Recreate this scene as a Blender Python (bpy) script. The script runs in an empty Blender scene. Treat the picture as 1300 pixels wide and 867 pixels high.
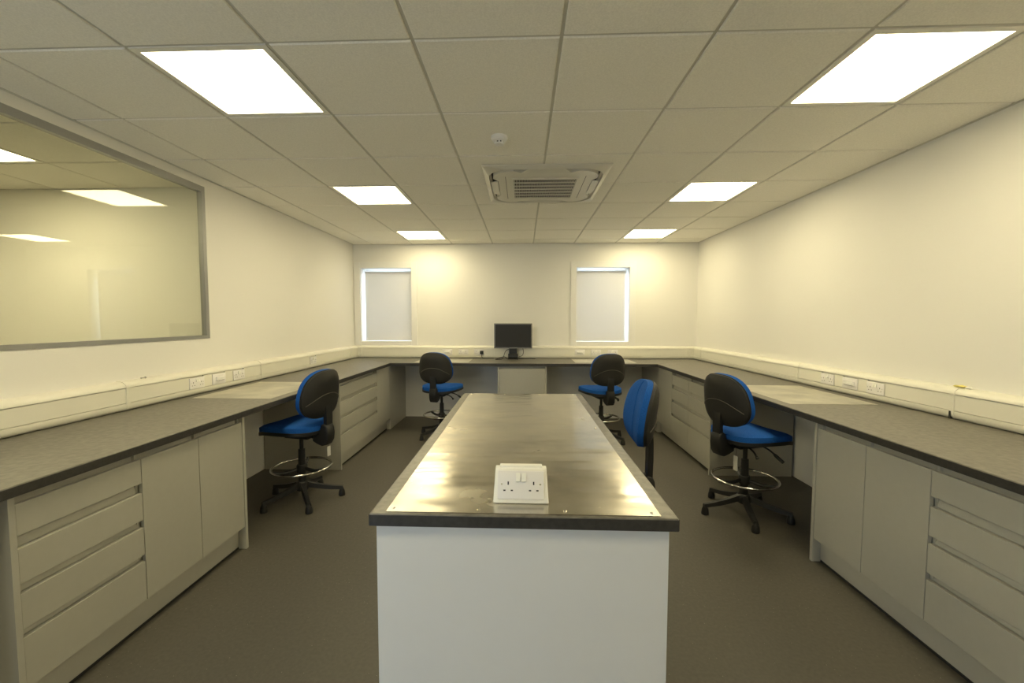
import bpy, bmesh, math, random
from mathutils import Vector, Matrix
random.seed(7)
sc = bpy.context.scene
C = sc.collection
PI = math.pi

# ------------------------------------------------------------------ camera
CAM_Z = 1.475
yaw, pitch, roll = -0.0382, -0.0558, 0.0006
cd = bpy.data.cameras.new('camera')
cam = bpy.data.objects.new('camera', cd); C.objects.link(cam)
cd.sensor_fit = 'HORIZONTAL'; cd.sensor_width = 36.0
cd.lens = 531.6 / 1300.0 * 36.0
cd.shift_x = 7.04 / 1300.0; cd.shift_y = 1.88 / 1300.0
cd.clip_start = 0.02; cd.clip_end = 200
_f = Vector((math.sin(yaw)*math.cos(pitch), math.cos(yaw)*math.cos(pitch), math.sin(pitch)))
_r = Vector((math.cos(yaw), -math.sin(yaw), 0)); _u = _r.cross(_f)
_r2 = math.cos(roll)*_r + math.sin(roll)*_u; _u2 = -math.sin(roll)*_r + math.cos(roll)*_u
_m = Matrix((( _r2.x, _u2.x, -_f.x, 0), (_r2.y, _u2.y, -_f.y, 0), (_r2.z, _u2.z, -_f.z, CAM_Z), (0, 0, 0, 1)))
cam.matrix_world = _m
sc.camera = cam

# ------------------------------------------------------------------ world, exposure
SKY_STRENGTH = 4.8
w = bpy.data.worlds.new('overcast_sky'); sc.world = w; w.use_nodes = True
wn = w.node_tree.nodes; wn['Background'].inputs[0].default_value = (0.70, 0.83, 1.0, 1)
wn['Background'].inputs[1].default_value = SKY_STRENGTH
sc.view_settings.view_transform = 'Standard'; sc.view_settings.look = 'None'
sc.view_settings.gamma = 1.0; sc.view_settings.use_curve_mapping = False
sc.view_settings.exposure = 0.74
LAMP_COLOR = (1.0, 0.865, 0.525); LAMP_STRENGTH = 11.0
def portal(name, loc, rot, sx, sy):
    l = bpy.data.lights.new(name, 'AREA'); l.shape = 'RECTANGLE'; l.size = sx; l.size_y = sy
    l.cycles.is_portal = True
    o = bpy.data.objects.new(name, l); C.objects.link(o); o.location = loc; o.rotation_euler = rot

# ------------------------------------------------------------------ dimensions
XL, XR, YB, YF = -2.545, 2.557, 6.259, -1.65
ZC = 2.60
GX, GY = -0.447, 1.733            # ceiling grid origin
EL, ER, EB = -1.754, 1.754, 5.477 # worktop front edges
WT, WB = 0.90, 0.86               # worktop top / underside
portal('portal_front_door', (-1.975, YF-0.02, 1.06), (math.radians(90), 0, 0), 0.9, 2.1)
portal('portal_back_window_a', (-2.06, YB+0.2, 1.7), (math.radians(-90), 0, 0), 0.78, 1.1)
portal('portal_back_window_b', (1.185, YB+0.2, 1.7), (math.radians(-90), 0, 0), 0.78, 1.1)

# ------------------------------------------------------------------ materials
MATS = {}
def mat(name, col, rough=0.5, metal=0.0, spec=0.5, noise=0.0, nscale=20.0, bump=0.0, bscale=200.0, coat=0.0, rnoise=0.0, stretch=(1,1,1)):
    m = bpy.data.materials.new(name); m.use_nodes = True
    nt = m.node_tree; b = nt.nodes['Principled BSDF']
    b.inputs['Base Color'].default_value = (*col, 1); b.inputs['Roughness'].default_value = rough
    b.inputs['Metallic'].default_value = metal; b.inputs['Specular IOR Level'].default_value = spec
    b.inputs['Coat Weight'].default_value = coat
    tc = nt.nodes.new('ShaderNodeTexCoord'); mp = nt.nodes.new('ShaderNodeMapping')
    mp.inputs['Scale'].default_value = stretch
    nt.links.new(tc.outputs['Object'], mp.inputs['Vector'])
    if noise > 0 or rnoise > 0:
        n = nt.nodes.new('ShaderNodeTexNoise'); n.inputs['Scale'].default_value = nscale; n.inputs['Detail'].default_value = 6
        nt.links.new(mp.outputs[0], n.inputs['Vector'])
    if noise > 0:
        r = nt.nodes.new('ShaderNodeValToRGB')
        r.color_ramp.elements[0].position = 0.3; r.color_ramp.elements[1].position = 0.7
        r.color_ramp.elements[0].color = (*[c*(1-noise) for c in col], 1)
        r.color_ramp.elements[1].color = (*[min(1, c*(1+noise)) for c in col], 1)
        nt.links.new(n.outputs['Fac'], r.inputs[0]); nt.links.new(r.outputs[0], b.inputs['Base Color'])
    if rnoise > 0:
        mr = nt.nodes.new('ShaderNodeMapRange'); mr.inputs['From Min'].default_value = 0.3; mr.inputs['From Max'].default_value = 0.7
        mr.inputs['To Min'].default_value = max(0.03, rough-rnoise); mr.inputs['To Max'].default_value = rough+rnoise
        nt.links.new(n.outputs['Fac'], mr.inputs['Value']); nt.links.new(mr.outputs[0], b.inputs['Roughness'])
    if bump > 0:
        n2 = nt.nodes.new('ShaderNodeTexNoise'); n2.inputs['Scale'].default_value = bscale; n2.inputs['Detail'].default_value = 3
        nt.links.new(mp.outputs[0], n2.inputs['Vector'])
        bp = nt.nodes.new('ShaderNodeBump'); bp.inputs['Strength'].default_value = bump; bp.inputs['Distance'].default_value = 0.002
        nt.links.new(n2.outputs['Fac'], bp.inputs['Height']); nt.links.new(bp.outputs[0], b.inputs['Normal'])
    MATS[name] = m
    return m
M_wall = mat('wall_paint', (0.86, 0.845, 0.80), 0.6, bump=0.08, bscale=300)
M_tile = mat('ceiling_tile_fibre', (0.90, 0.875, 0.79), 0.9, noise=0.06, nscale=160, bump=0.25, bscale=260)
M_grid = mat('ceiling_grid_metal', (0.62, 0.60, 0.52), 0.5)
M_lampframe = mat('lamp_frame_white', (0.8, 0.78, 0.7), 0.4)
M_worktop = mat('worktop_laminate', (0.145, 0.134, 0.112), 0.36, spec=0.6, noise=0.28, nscale=38, bump=0.2, bscale=120)
M_edge = mat('worktop_edge_dark', (0.036, 0.034, 0.031), 0.5, noise=0.25, nscale=60, bump=0.3, bscale=150)
M_cab = mat('cabinet_laminate', (0.47, 0.46, 0.405), 0.28, spec=0.5, noise=0.015, nscale=30)
M_cabdark = mat('cabinet_rail', (0.38, 0.37, 0.325), 0.35)
M_islpanel = mat('island_panel', (0.76, 0.77, 0.78), 0.4, noise=0.012, nscale=8, bump=0.05, bscale=350)
M_trunk = mat('trunking_plastic', (0.82, 0.80, 0.70), 0.35)
M_dark = mat('dark_gap', (0.02, 0.02, 0.02), 0.7)
M_sock = mat('socket_plastic', (0.86, 0.84, 0.82), 0.3)
M_sockhouse = mat('socket_housing_plastic', (0.92, 0.91, 0.84), 0.35)
M_blackpl = mat('black_plastic', (0.012, 0.012, 0.012), 0.45, bump=0.1, bscale=500)
M_shell = mat('chair_shell', (0.017, 0.016, 0.014), 0.6, noise=0.2, nscale=300, bump=0.3, bscale=600)
M_blue = mat('blue_fabric', (0.012, 0.095, 0.40), 0.9, spec=0.2, noise=0.25, nscale=220, bump=0.5, bscale=700)
M_chrome = mat('chrome', (0.75, 0.74, 0.70), 0.12, metal=1.0)
M_screw = mat('screw_metal', (0.75, 0.72, 0.62), 0.25, metal=1.0)
M_alu = mat('aluminium_frame', (0.36, 0.36, 0.35), 0.4, metal=0.6)
M_piping = mat('tan_piping', (0.13, 0.115, 0.09), 0.6)
M_white = mat('white_gloss', (0.86, 0.85, 0.82), 0.35)
M_ac = mat('ac_plastic', (0.68, 0.655, 0.57), 0.35)
M_acdark = mat('ac_duct_shadow', (0.03, 0.028, 0.025), 0.6)
M_screen = mat('monitor_screen', (0.014, 0.013, 0.012), 0.5)
M_bezel = mat('monitor_bezel', (0.20, 0.20, 0.19), 0.35, metal=0.3)
M_paper = mat('tag_paper', (0.75, 0.73, 0.68), 0.8)
M_yellow = mat('yellow_tape', (0.75, 0.66, 0.20), 0.6)
M_blindbar = mat('blind_bar', (0.7, 0.7, 0.7), 0.5)

def floor_material():
    m = mat('floor_vinyl', (0.092, 0.084, 0.068), 0.55, noise=0.12, nscale=60, bump=0.12, bscale=180)
    nt = m.node_tree; b = nt.nodes['Principled BSDF']
    tc = nt.nodes.new('ShaderNodeTexCoord'); v = nt.nodes.new('ShaderNodeTexVoronoi'); v.inputs['Scale'].default_value = 55
    nt.links.new(tc.outputs['Object'], v.inputs['Vector'])
    lt = nt.nodes.new('ShaderNodeMath'); lt.operation = 'LESS_THAN'; lt.inputs[1].default_value = 0.085
    nt.links.new(v.outputs['Distance'], lt.inputs[0])
    sep = nt.nodes.new('ShaderNodeSeparateColor'); nt.links.new(v.outputs['Color'], sep.inputs[0])
    gt = nt.nodes.new('ShaderNodeMath'); gt.operation = 'GREATER_THAN'; gt.inputs[1].default_value = 0.72
    nt.links.new(sep.outputs[0], gt.inputs[0])
    mu = nt.nodes.new('ShaderNodeMath'); mu.operation = 'MULTIPLY'
    nt.links.new(lt.outputs[0], mu.inputs[0]); nt.links.new(gt.outputs[0], mu.inputs[1])
    src = b.inputs['Base Color'].links[0].from_socket
    mx = nt.nodes.new('ShaderNodeMix'); mx.data_type = 'RGBA'
    nt.links.new(mu.outputs[0], mx.inputs['Factor']); nt.links.new(src, mx.inputs[6]); mx.inputs[7].default_value = (0.30, 0.28, 0.24, 1)
    nt.links.new(mx.outputs[2], b.inputs['Base Color'])
    return m
M_floor = floor_material()

def steel_material(name, base, rough, rn):
    m = mat(name, base, rough, metal=1.0, noise=0.24, nscale=5.0, rnoise=rn, stretch=(1, 1, 1))
    nt = m.node_tree; b = nt.nodes['Principled BSDF']
    tc = nt.nodes.new('ShaderNodeTexCoord')
    n = nt.nodes.new('ShaderNodeTexNoise'); n.inputs['Scale'].default_value = 5.0; n.inputs['Detail'].default_value = 0.8; n.inputs['Distortion'].default_value = 0.25
    mp = nt.nodes.new('ShaderNodeMapping'); mp.inputs['Scale'].default_value = (0.9, 2.6, 1)
    nt.links.new(tc.outputs['Object'], mp.inputs[0]); nt.links.new(mp.outputs[0], n.inputs['Vector'])
    bp = nt.nodes.new('ShaderNodeBump'); bp.inputs['Strength'].default_value = 0.24; bp.inputs['Distance'].default_value = 0.010
    nt.links.new(n.outputs['Fac'], bp.inputs['Height']); nt.links.new(bp.outputs[0], b.inputs['Normal'])
    return m
M_steel = steel_material('brushed_steel', (0.56, 0.53, 0.455), 0.20, 0.09)
M_steel2 = steel_material('matt_steel_plate', (0.66, 0.64, 0.57), 0.38, 0.06)

def emit_material():
    m = bpy.data.materials.new('lamp_diffuser'); m.use_nodes = True
    nt = m.node_tree; nt.nodes.clear()
    e = nt.nodes.new('ShaderNodeEmission'); e.inputs[0].default_value = (*LAMP_COLOR, 1); e.inputs[1].default_value = LAMP_STRENGTH
    o = nt.nodes.new('ShaderNodeOutputMaterial'); nt.links.new(e.outputs[0], o.inputs[0])
    return m
M_emit = emit_material()
def glass_material(name, tint, ior):
    m = bpy.data.materials.new(name); m.use_nodes = True
    nt = m.node_tree; nt.nodes.clear()
    t = nt.nodes.new('ShaderNodeBsdfTransparent'); t.inputs[0].default_value = (*tint, 1)
    g = nt.nodes.new('ShaderNodeBsdfGlossy'); g.inputs['Roughness'].default_value = 0.0
    # Schlick reflectance from the facing angle, the same for both faces of the pane
    lw = nt.nodes.new('ShaderNodeLayerWeight'); lw.inputs[0].default_value = 0.5
    pw = nt.nodes.new('ShaderNodeMath'); pw.operation = 'POWER'; pw.inputs[1].default_value = 5.0
    nt.links.new(lw.outputs['Facing'], pw.inputs[0])
    f0 = ((ior-1)/(ior+1))**2
    fr = nt.nodes.new('ShaderNodeMath'); fr.operation = 'MULTIPLY_ADD'; fr.inputs[1].default_value = 1-f0; fr.inputs[2].default_value = f0
    nt.links.new(pw.outputs[0], fr.inputs[0])
    mx = nt.nodes.new('ShaderNodeMixShader'); o = nt.nodes.new('ShaderNodeOutputMaterial')
    nt.links.new(fr.outputs[0], mx.inputs[0]); nt.links.new(t.outputs[0], mx.inputs[1]); nt.links.new(g.outputs[0], mx.inputs[2])
    nt.links.new(mx.outputs[0], o.inputs[0])
    return m
M_glass = glass_material('partition_glass', (0.97, 0.98, 0.93), 1.6)
M_winglass = glass_material('window_glass', (0.95, 0.97, 0.97), 1.5)
def blind_material():
    m = bpy.data.materials.new('blind_fabric'); m.use_nodes = True
    nt = m.node_tree; b = nt.nodes['Principled BSDF']
    b.inputs['Base Color'].default_value = (0.80, 0.78, 0.73, 1); b.inputs['Roughness'].default_value = 0.9
    tr = nt.nodes.new('ShaderNodeBsdfTranslucent'); tr.inputs[0].default_value = (0.75, 0.75, 0.78, 1)
    mx = nt.nodes.new('ShaderNodeMixShader'); mx.inputs[0].default_value = 0.19
    n = nt.nodes.new('ShaderNodeTexNoise'); n.inputs['Scale'].default_value = 400
    bp = nt.nodes.new('ShaderNodeBump'); bp.inputs['Strength'].default_value = 0.1; bp.inputs['Distance'].default_value = 0.001
    nt.links.new(n.outputs['Fac'], bp.inputs['Height']); nt.links.new(bp.outputs[0], b.inputs['Normal'])
    o = nt.nodes['Material Output']
    nt.links.new(b.outputs[0], mx.inputs[1]); nt.links.new(tr.outputs[0], mx.inputs[2]); nt.links.new(mx.outputs[0], o.inputs[0])
    return m
M_blind = blind_material()

# ------------------------------------------------------------------ mesh helpers
def box(bm, x0, x1, y0, y1, z0, z1, bev=0.0, seg=2):
    t = bmesh.new()
    bmesh.ops.create_cube(t, size=1.0)
    for v in t.verts:
        v.co = Vector(((x0+x1)/2 + v.co.x*(x1-x0), (y0+y1)/2 + v.co.y*(y1-y0), (z0+z1)/2 + v.co.z*(z1-z0)))
    if bev > 0:
        bmesh.ops.bevel(t, geom=t.edges[:], offset=bev, segments=seg, profile=0.5, affect='EDGES')
    merge(bm, t)
def merge(bm, t, mtx=None):
    if mtx is not None: t.transform(mtx)
    me = bpy.data.meshes.new('tmp'); t.to_mesh(me); bm.from_mesh(me); bpy.data.meshes.remove(me); t.free()
def cyl(bm, p0, p1, r0, r1=None, n=20, caps=True):
    r1 = r0 if r1 is None else r1
    p0, p1 = Vector(p0), Vector(p1); d = p1-p0
    t = bmesh.new(); bmesh.ops.create_cone(t, cap_ends=caps, segments=n, radius1=r0, radius2=r1, depth=d.length)
    q = Vector((0, 0, 1)).rotation_difference(d.normalized()).to_matrix().to_4x4()
    merge(bm, t, Matrix.Translation((p0+p1)/2) @ q)
def lathe(bm, prof, n=28, center=(0, 0, 0)):
    c = Vector(center); rings = []
    for r, z in prof:
        rings.append([bm.verts.new(c + Vector((max(r, 1e-4)*math.cos(2*PI*k/n), max(r, 1e-4)*math.sin(2*PI*k/n), z))) for k in range(n)])
    for a, b in zip(rings, rings[1:]):
        for k in range(n): bm.faces.new((a[k], a[(k+1) % n], b[(k+1) % n], b[k]))
    bm.faces.new(list(reversed(rings[0]))); bm.faces.new(rings[-1])
def tube(bm, pts, r, n=10, closed=False):
    pts = [Vector(p) for p in pts]; rings = []; N = len(pts)
    up = None
    for i, p in enumerate(pts):
        a = pts[i-1] if (i > 0 or closed) else p; b = pts[(i+1) % N] if (i < N-1 or closed) else p
        t = (b-a).normalized()
        if up is None:
            up = t.orthogonal().normalized()
        up = (up - t*up.dot(t)).normalized(); s = t.cross(up)
        rr = r[i] if isinstance(r, (list, tuple)) else r
        rings.append([bm.verts.new(p + rr*(math.cos(2*PI*k/n)*up + math.sin(2*PI*k/n)*s)) for k in range(n)])
    rng = range(N) if closed else range(N-1)
    for i in rng:
        a, b = rings[i], rings[(i+1) % N]
        for k in range(n): bm.faces.new((a[k], a[(k+1) % n], b[(k+1) % n], b[k]))
    if not closed:
        bm.faces.new(list(reversed(rings[0]))); bm.faces.new(rings[-1])
def prism(bm, poly, x0, x1, axis='x'):
    # poly: list of (a,b); extruded along axis; axis x -> (a,b)=(y,z); axis y -> (x,z)
    def P(t, a, b): return Vector((t, a, b)) if axis == 'x' else (Vector((a, t, b)) if axis == 'y' else Vector((a, b, t)))
    v0 = [bm.verts.new(P(x0, a, b)) for a, b in poly]; v1 = [bm.verts.new(P(x1, a, b)) for a, b in poly]
    n = len(poly)
    for i in range(n): bm.faces.new((v0[i], v0[(i+1) % n], v1[(i+1) % n], v1[i]))
    bm.faces.new(list(reversed(v0))); bm.faces.new(v1)
def smooth_path(pts, k=6):
    pts = [Vector(p) for p in pts]; out = []
    for i in range(len(pts)-1):
        p0 = pts[max(i-1, 0)]; p1 = pts[i]; p2 = pts[i+1]; p3 = pts[min(i+2, len(pts)-1)]
        for j in range(k):
            t = j/k
            out.append(0.5*((2*p1) + (p2-p0)*t + (2*p0-5*p1+4*p2-p3)*t*t + (-p0+3*p1-3*p2+p3)*t**3))
    out.append(pts[-1]); return out
def link(name, me, m=None, parent=None, loc=None):
    o = bpy.data.objects.new(name, me); C.objects.link(o)
    if m is not None and not me.materials: me.materials.append(m)
    if parent is not None: o.parent = parent
    if loc is not None: o.location = loc
    return o
def mk(name, bm, m, parent=None, smooth=False, loc=None):
    bmesh.ops.recalc_face_normals(bm, faces=bm.faces[:])
    me = bpy.data.meshes.new(name); bm.to_mesh(me); bm.free()
    if smooth:
        for p in me.polygons: p.use_smooth = True
        try: me.set_sharp_from_angle(angle=math.radians(40))
        except Exception: pass
    return link(name, me, m, parent, loc)
def bx(name, m, parent, *a, bev=0.0):
    """a box object: coordinates relative to its parent"""
    b = bmesh.new(); box(b, *a, bev=bev); return mk(name, b, m, parent)
def tag(o, label, cat, group=None):
    o['label'] = label; o['category'] = cat
    if group: o['group'] = group
    return o
def thing(name, label, cat, loc=(0, 0, 0), rz=0.0, group=None):
    o = bpy.data.objects.new(name, None); C.objects.link(o); o.location = loc; o.rotation_euler = (0, 0, rz)
    o.empty_display_size = 0.1
    return tag(o, label, cat, group)
def struct(o): o['kind'] = 'structure'; return o
def sstruct(name, m, boxes, bev=0.0):
    b = bmesh.new()
    for a in boxes: box(b, *a, bev=bev)
    return struct(mk(name, b, m))

# ================================================================== SETTING
AX0, AY1, AY0 = -5.6, 3.53, -0.9      # adjoining room
TW = 0.12                              # partition thickness
sstruct('floor', M_floor, [(AX0-0.15, XR+0.15, YF-0.15, YB+0.35, -0.12, 0.0)])

# left wall with the big internal window opening
GY0, GY1, GZ0, GZ1 = 0.62, 3.31, 1.322, 2.528
SK = 0.03      # room-side skin; the skin of the next room stops further back from the glass
sstruct('wall_left', M_wall, [
    (XL-TW, XL, YF-0.15, GY0-0.15, 0, ZC+0.1), (XL-TW, XL, AY1-0.02, YB+0.35, 0, ZC+0.1),
    (XL-SK, XL, GY0-0.15, GY0, 0, ZC+0.1), (XL-SK, XL, GY1, AY1-0.02, 0, ZC+0.1),
    (XL-TW, XL, GY0, GY1, 0, GZ0-0.03), (XL-SK, XL, GY0, GY1, GZ0-0.03, GZ0), (XL-SK, XL, GY0, GY1, GZ1, ZC+0.1)])
sstruct('wall_right', M_wall, [(XR, XR+0.15, YF-0.15, YB+0.35, 0, ZC+0.1)])
# back wall with two window openings
WA = (-2.442, -1.668, 1.148, 2.244); WBN = (0.797, 1.573, 1.148, 2.244)
BD = 0.32
sstruct('wall_back', M_wall, [
    (XL, XR, YB, YB+BD, 0, WA[2]), (XL, XR, YB, YB+BD, WA[3], ZC+0.1),
    (XL, WA[0], YB, YB+BD, WA[2], WA[3]), (WA[1], WBN[0], YB, YB+BD, WA[2], WA[3]), (WBN[1], XR, YB, YB+BD, WA[2], WA[3])])
# front wall (behind the camera) with a glazed door
FX0, FX1, FZ1 = -2.425, -1.525, 2.1
sstruct('wall_front', M_wall, [
    (XL, XR, YF-0.15, YF, FZ1, ZC+0.1), (XL, FX0, YF-0.15, YF, 0, FZ1), (FX1, XR, YF-0.15, YF, 0, FZ1)])
# adjoining room shell
sstruct('wall_adjoining_back', M_wall, [(AX0, XL-TW, AY1, AY1+0.12, 0, ZC+0.1)])
sstruct('wall_adjoining_far', M_wall, [(AX0-0.12, AX0, AY0-0.12, AY1+0.12, 0, ZC+0.1)])
sstruct('wall_adjoining_front', M_wall, [(AX0, XL-TW, AY0-0.12, AY0, 0, ZC+0.1)])

# ---- ceiling: slab, grid bars, tiles
ceil = sstruct('ceiling', M_dark, [(AX0-0.15, XR+0.15, YF-0.15, YB+0.35, ZC+0.10, ZC+0.2)])
TB, GB = ZC-0.004, ZC+0.003          # tile underside / grid underside
def lines(o, a, b, s=0.6):
    k0 = math.ceil((a-o)/s - 1e-6); out = [a]
    k = k0
    while o+k*s < b-1e-6:
        if o+k*s > a+0.02: out.append(o+k*s)
        k += 1
    if b-out[-1] < 0.02: out[-1] = b
    else: out.append(b)
    return out
LAMPS = [(-2, 0), (3, 0), (-2, 3), (3, 3), (-2, 6), (3, 6), (-2, -3), (3, -3)]
lamp_cells = {(round(GX+i*0.6, 3), round(GY+j*0.6, 3)) for i, j in LAMPS}
AGX, AGY = -3.42, 2.95
adj_lamp = [(AGX-0.6, AGY-0.6), (AGX-1.2, AGY-1.2)]  # second panel is unseen, added to brighten the next room
AC = (0.174, 3.565, 0.475)           # centre x, y, half size
tile_mesh = {}
def tile(x0, x1, y0, y1):
    sx, sy = round(x1-x0, 3), round(y1-y0, 3)
    if (sx, sy) not in tile_mesh:
        b = bmesh.new(); g = 0.0075
        x, y = sx/2-g, sy/2-g; ch = 0.004
        lo = [b.verts.new((a*(x-ch), c*(y-ch), TB)) for a, c in ((-1, -1), (1, -1), (1, 1), (-1, 1))]
        mi = [b.verts.new((a*x, c*y, TB+ch)) for a, c in ((-1, -1), (1, -1), (1, 1), (-1, 1))]
        hi = [b.verts.new((a*x, c*y, TB+0.018)) for a, c in ((-1, -1), (1, -1), (1, 1), (-1, 1))]
        for p, q in ((lo, mi), (mi, hi)):
            for k in range(4): b.faces.new((p[k], p[(k+1) % 4], q[(k+1) % 4], q[k]))
        b.faces.new(list(reversed(lo))); b.faces.new(hi)
        bmesh.ops.recalc_face_normals(b, faces=b.faces[:])
        me = bpy.data.meshes.new('ceiling_tile'); b.to_mesh(me); b.free(); me.materials.append(M_tile)
        tile_mesh[(sx, sy)] = me
    link('ceiling_tile', tile_mesh[(sx, sy)], None, ceil, ((x0+x1)/2, (y0+y1)/2, 0))
def ceiling_field(xs, ys, skip):
    for a, b in zip(xs, xs[1:]):
        for c, d in zip(ys, ys[1:]):
            if (round(a, 3), round(c, 3)) in skip: continue
            # tiles around the cassette are cut: clip each cell against it
            ax0, ax1, ay0, ay1 = AC[0]-0.42, AC[0]+0.42, AC[1]-0.42, AC[1]+0.42
            if b > ax0 and a < ax1 and d > ay0 and c < ay1:
                g = 0.0075
                X0, X1, Y0, Y1 = a+g, b-g, c+g, d-g
                if a < ax0 and c < ay0: poly = [(X0, Y0), (X1, Y0), (X1, ay0), (ax0, ay0), (ax0, Y1), (X0, Y1)]
                elif b > ax1 and c < ay0: poly = [(X0, Y0), (X1, Y0), (X1, Y1), (ax1, Y1), (ax1, ay0), (X0, ay0)]
                elif a < ax0: poly = [(X0, Y0), (ax0, Y0), (ax0, ay1), (X1, ay1), (X1, Y1), (X0, Y1)]
                else: poly = [(ax1, Y0), (X1, Y0), (X1, Y1), (X0, Y1), (X0, ay1), (ax1, ay1)]
                tb_ = bmesh.new(); prism(tb_, poly, TB, TB+0.018, 'z'); mk('ceiling_tile', tb_, M_tile, ceil)
                continue
            tile(a, b, c, d)
    for x in xs[1:-1]:
        if AC[0]-0.42 < x < AC[0]+0.42 and ys[-1] > 4:
            bx('grid_bar', M_grid, ceil, x-0.012, x+0.012, ys[0], AC[1]-0.42, GB, GB+0.03)
            bx('grid_bar', M_grid, ceil, x-0.012, x+0.012, AC[1]+0.42, ys[-1], GB, GB+0.03)
        else:
            bx('grid_bar', M_grid, ceil, x-0.012, x+0.012, ys[0], ys[-1], GB, GB+0.03)
    for y in ys[1:-1]:
        for a, b in zip(xs, xs[1:]):
            if AC[1]-0.42 < y < AC[1]+0.42 and b > AC[0]-0.42 and a < AC[0]+0.42:
                if a < AC[0]-0.42: bx('grid_bar', M_grid, ceil, a+0.012, AC[0]-0.42, y-0.012, y+0.012, GB, GB+0.03)
                if b > AC[0]+0.42: bx('grid_bar', M_grid, ceil, AC[0]+0.42, b-0.012, y-0.012, y+0.012, GB, GB+0.03)
                continue
            bx('grid_bar', M_grid, ceil, a+0.012, b-0.012, y-0.012, y+0.012, GB, GB+0.03)
ceiling_field(lines(GX, XL, XR), lines(GY, YF, YB), lamp_cells)
ceiling_field(lines(AGX, AX0, XL-TW), lines(AGY, AY0, AY1), {(round(a, 3), round(b, 3)) for a, b in adj_lamp})
# perimeter angle trims
for nm, a in (('trim_1', (XL, XL+0.02, YF, YB, ZC-0.006, ZC+0.0)), ('trim_2', (XR-0.02, XR, YF, YB, ZC-0.006, ZC+0.0)), ('trim_3', (XL+0.02, XR-0.02, YB-0.02, YB, ZC-0.006, ZC+0.0))):
    sstruct(nm, M_grid, [a])

# ---- internal window (partition glass)
w1 = struct(bpy.data.objects.new('window_1', None)); C.objects.link(w1)
b = bmesh.new(); fw = 0.045
fx0, fx1 = XL-SK-0.004, XL+0.006
box(b, fx0, fx1, GY0, GY1, GZ0, GZ0+0.026); box(b, fx0, fx1, GY0, GY1, GZ1-fw, GZ1)
box(b, fx0, fx1, GY1-0.034, GY1, GZ0+0.026, GZ1-fw); box(b, fx0, fx1, GY0, GY0+0.05, GZ0+0.026, GZ1-fw)
mk('window_frame', b, M_alu, w1)
bx('glass_pane', M_glass, w1, XL-0.022, XL-0.016, GY0+0.03, GY1-0.02, GZ0+0.015, GZ1-0.03)

# ---- back windows
def back_window(n, W):
    x0, x1, z0, z1 = W
    r = struct(bpy.data.objects.new('window_%d' % n, None)); C.objects.link(r)
    aw, at = 0.088, 0.016
    b = bmesh.new()
    xo0 = max(x0-aw, XL+0.004)
    box(b, xo0, x0, YB-at, YB, z0-aw, z1+aw, bev=0.003); box(b, x1, x1+aw, YB-at, YB, z0-aw, z1+aw, bev=0.003)
    box(b, x0, x1, YB-at, YB, z1, z1+aw, bev=0.003); box(b, x0, x1, YB-at, YB, z0-aw, z0, bev=0.003)
    mk('architrave', b, M_white, r)
    b = bmesh.new(); f = 0.05; y0, y1 = YB+0.19, YB+0.25
    box(b, x0, x0+f, y0, y1, z0, z1); box(b, x1-f, x1, y0, y1, z0, z1)
    box(b, x0+f, x1-f, y0, y1, z0, z0+f); box(b, x0+f, x1-f, y0, y1, z1-f, z1)
    mk('window_sash', b, M_white, r)
    bx('glass_pane', M_winglass, r, x0+f-0.005, x1-f+0.005, YB+0.218, YB+0.224, z0+f-0.005, z1-f+0.005)
back_window(2, WA); back_window(3, WBN)
# glazed door behind the camera
r = struct(bpy.data.objects.new('door_1', None)); C.objects.link(r)
b = bmesh.new(); f = 0.09
box(b, FX0, FX0+f, YF-0.11, YF-0.06, 0, FZ1); box(b, FX1-f, FX1, YF-0.11, YF-0.06, 0, FZ1)
box(b, FX0+f, FX1-f, YF-0.11, YF-0.06, 0, 0.14); box(b, FX0+f, FX1-f, YF-0.11, YF-0.06, FZ1-f, FZ1)
mk('door_frame', b, M_white, r)
bx('glass_pane', M_winglass, r, FX0+f-0.004, FX1-f+0.004, YF-0.089, YF-0.083, 0.136, FZ1-f+0.004)
bx('door_handle', M_chrome, r, FX1-0.06, FX1-0.04, YF-0.06, YF-0.02, 0.95, 1.15, bev=0.004)

# ---- roller blinds
def blind(W, label, gl, gr):
    x0, x1, z0, z1 = W
    t = thing('roller_blind', label, 'blind', ((x0+x1)/2, YB+0.12, z0), 0, 'roller blinds in the back windows')
    hw = (x1-x0)/2; H = z1-z0
    a, c = -hw+gl, hw-gr
    b = bmesh.new(); cyl(b, (a-0.004, 0.0, H-0.055), (c+0.004, 0.0, H-0.055), 0.020, n=16); mk('roller_tube', b, M_blindbar, t, True)
    bx('fabric', M_blind, t, a, c, -0.0215, -0.0195, 0.022, H-0.055)
    bx('bottom_bar', M_blindbar, t, a, c, -0.027, -0.015, 0.006, 0.024, bev=0.003)
    for s in (a-0.010, c+0.005): bx('end_bracket', M_white, t, s, s+0.005, -0.025, 0.025, H-0.085, H-0.002)
blind(WA, 'drawn white roller blind in the window beside the left wall corner', 0.042, 0.012)
blind(WBN, 'drawn white roller blind in the window right of the monitor', 0.012, 0.042)

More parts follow.
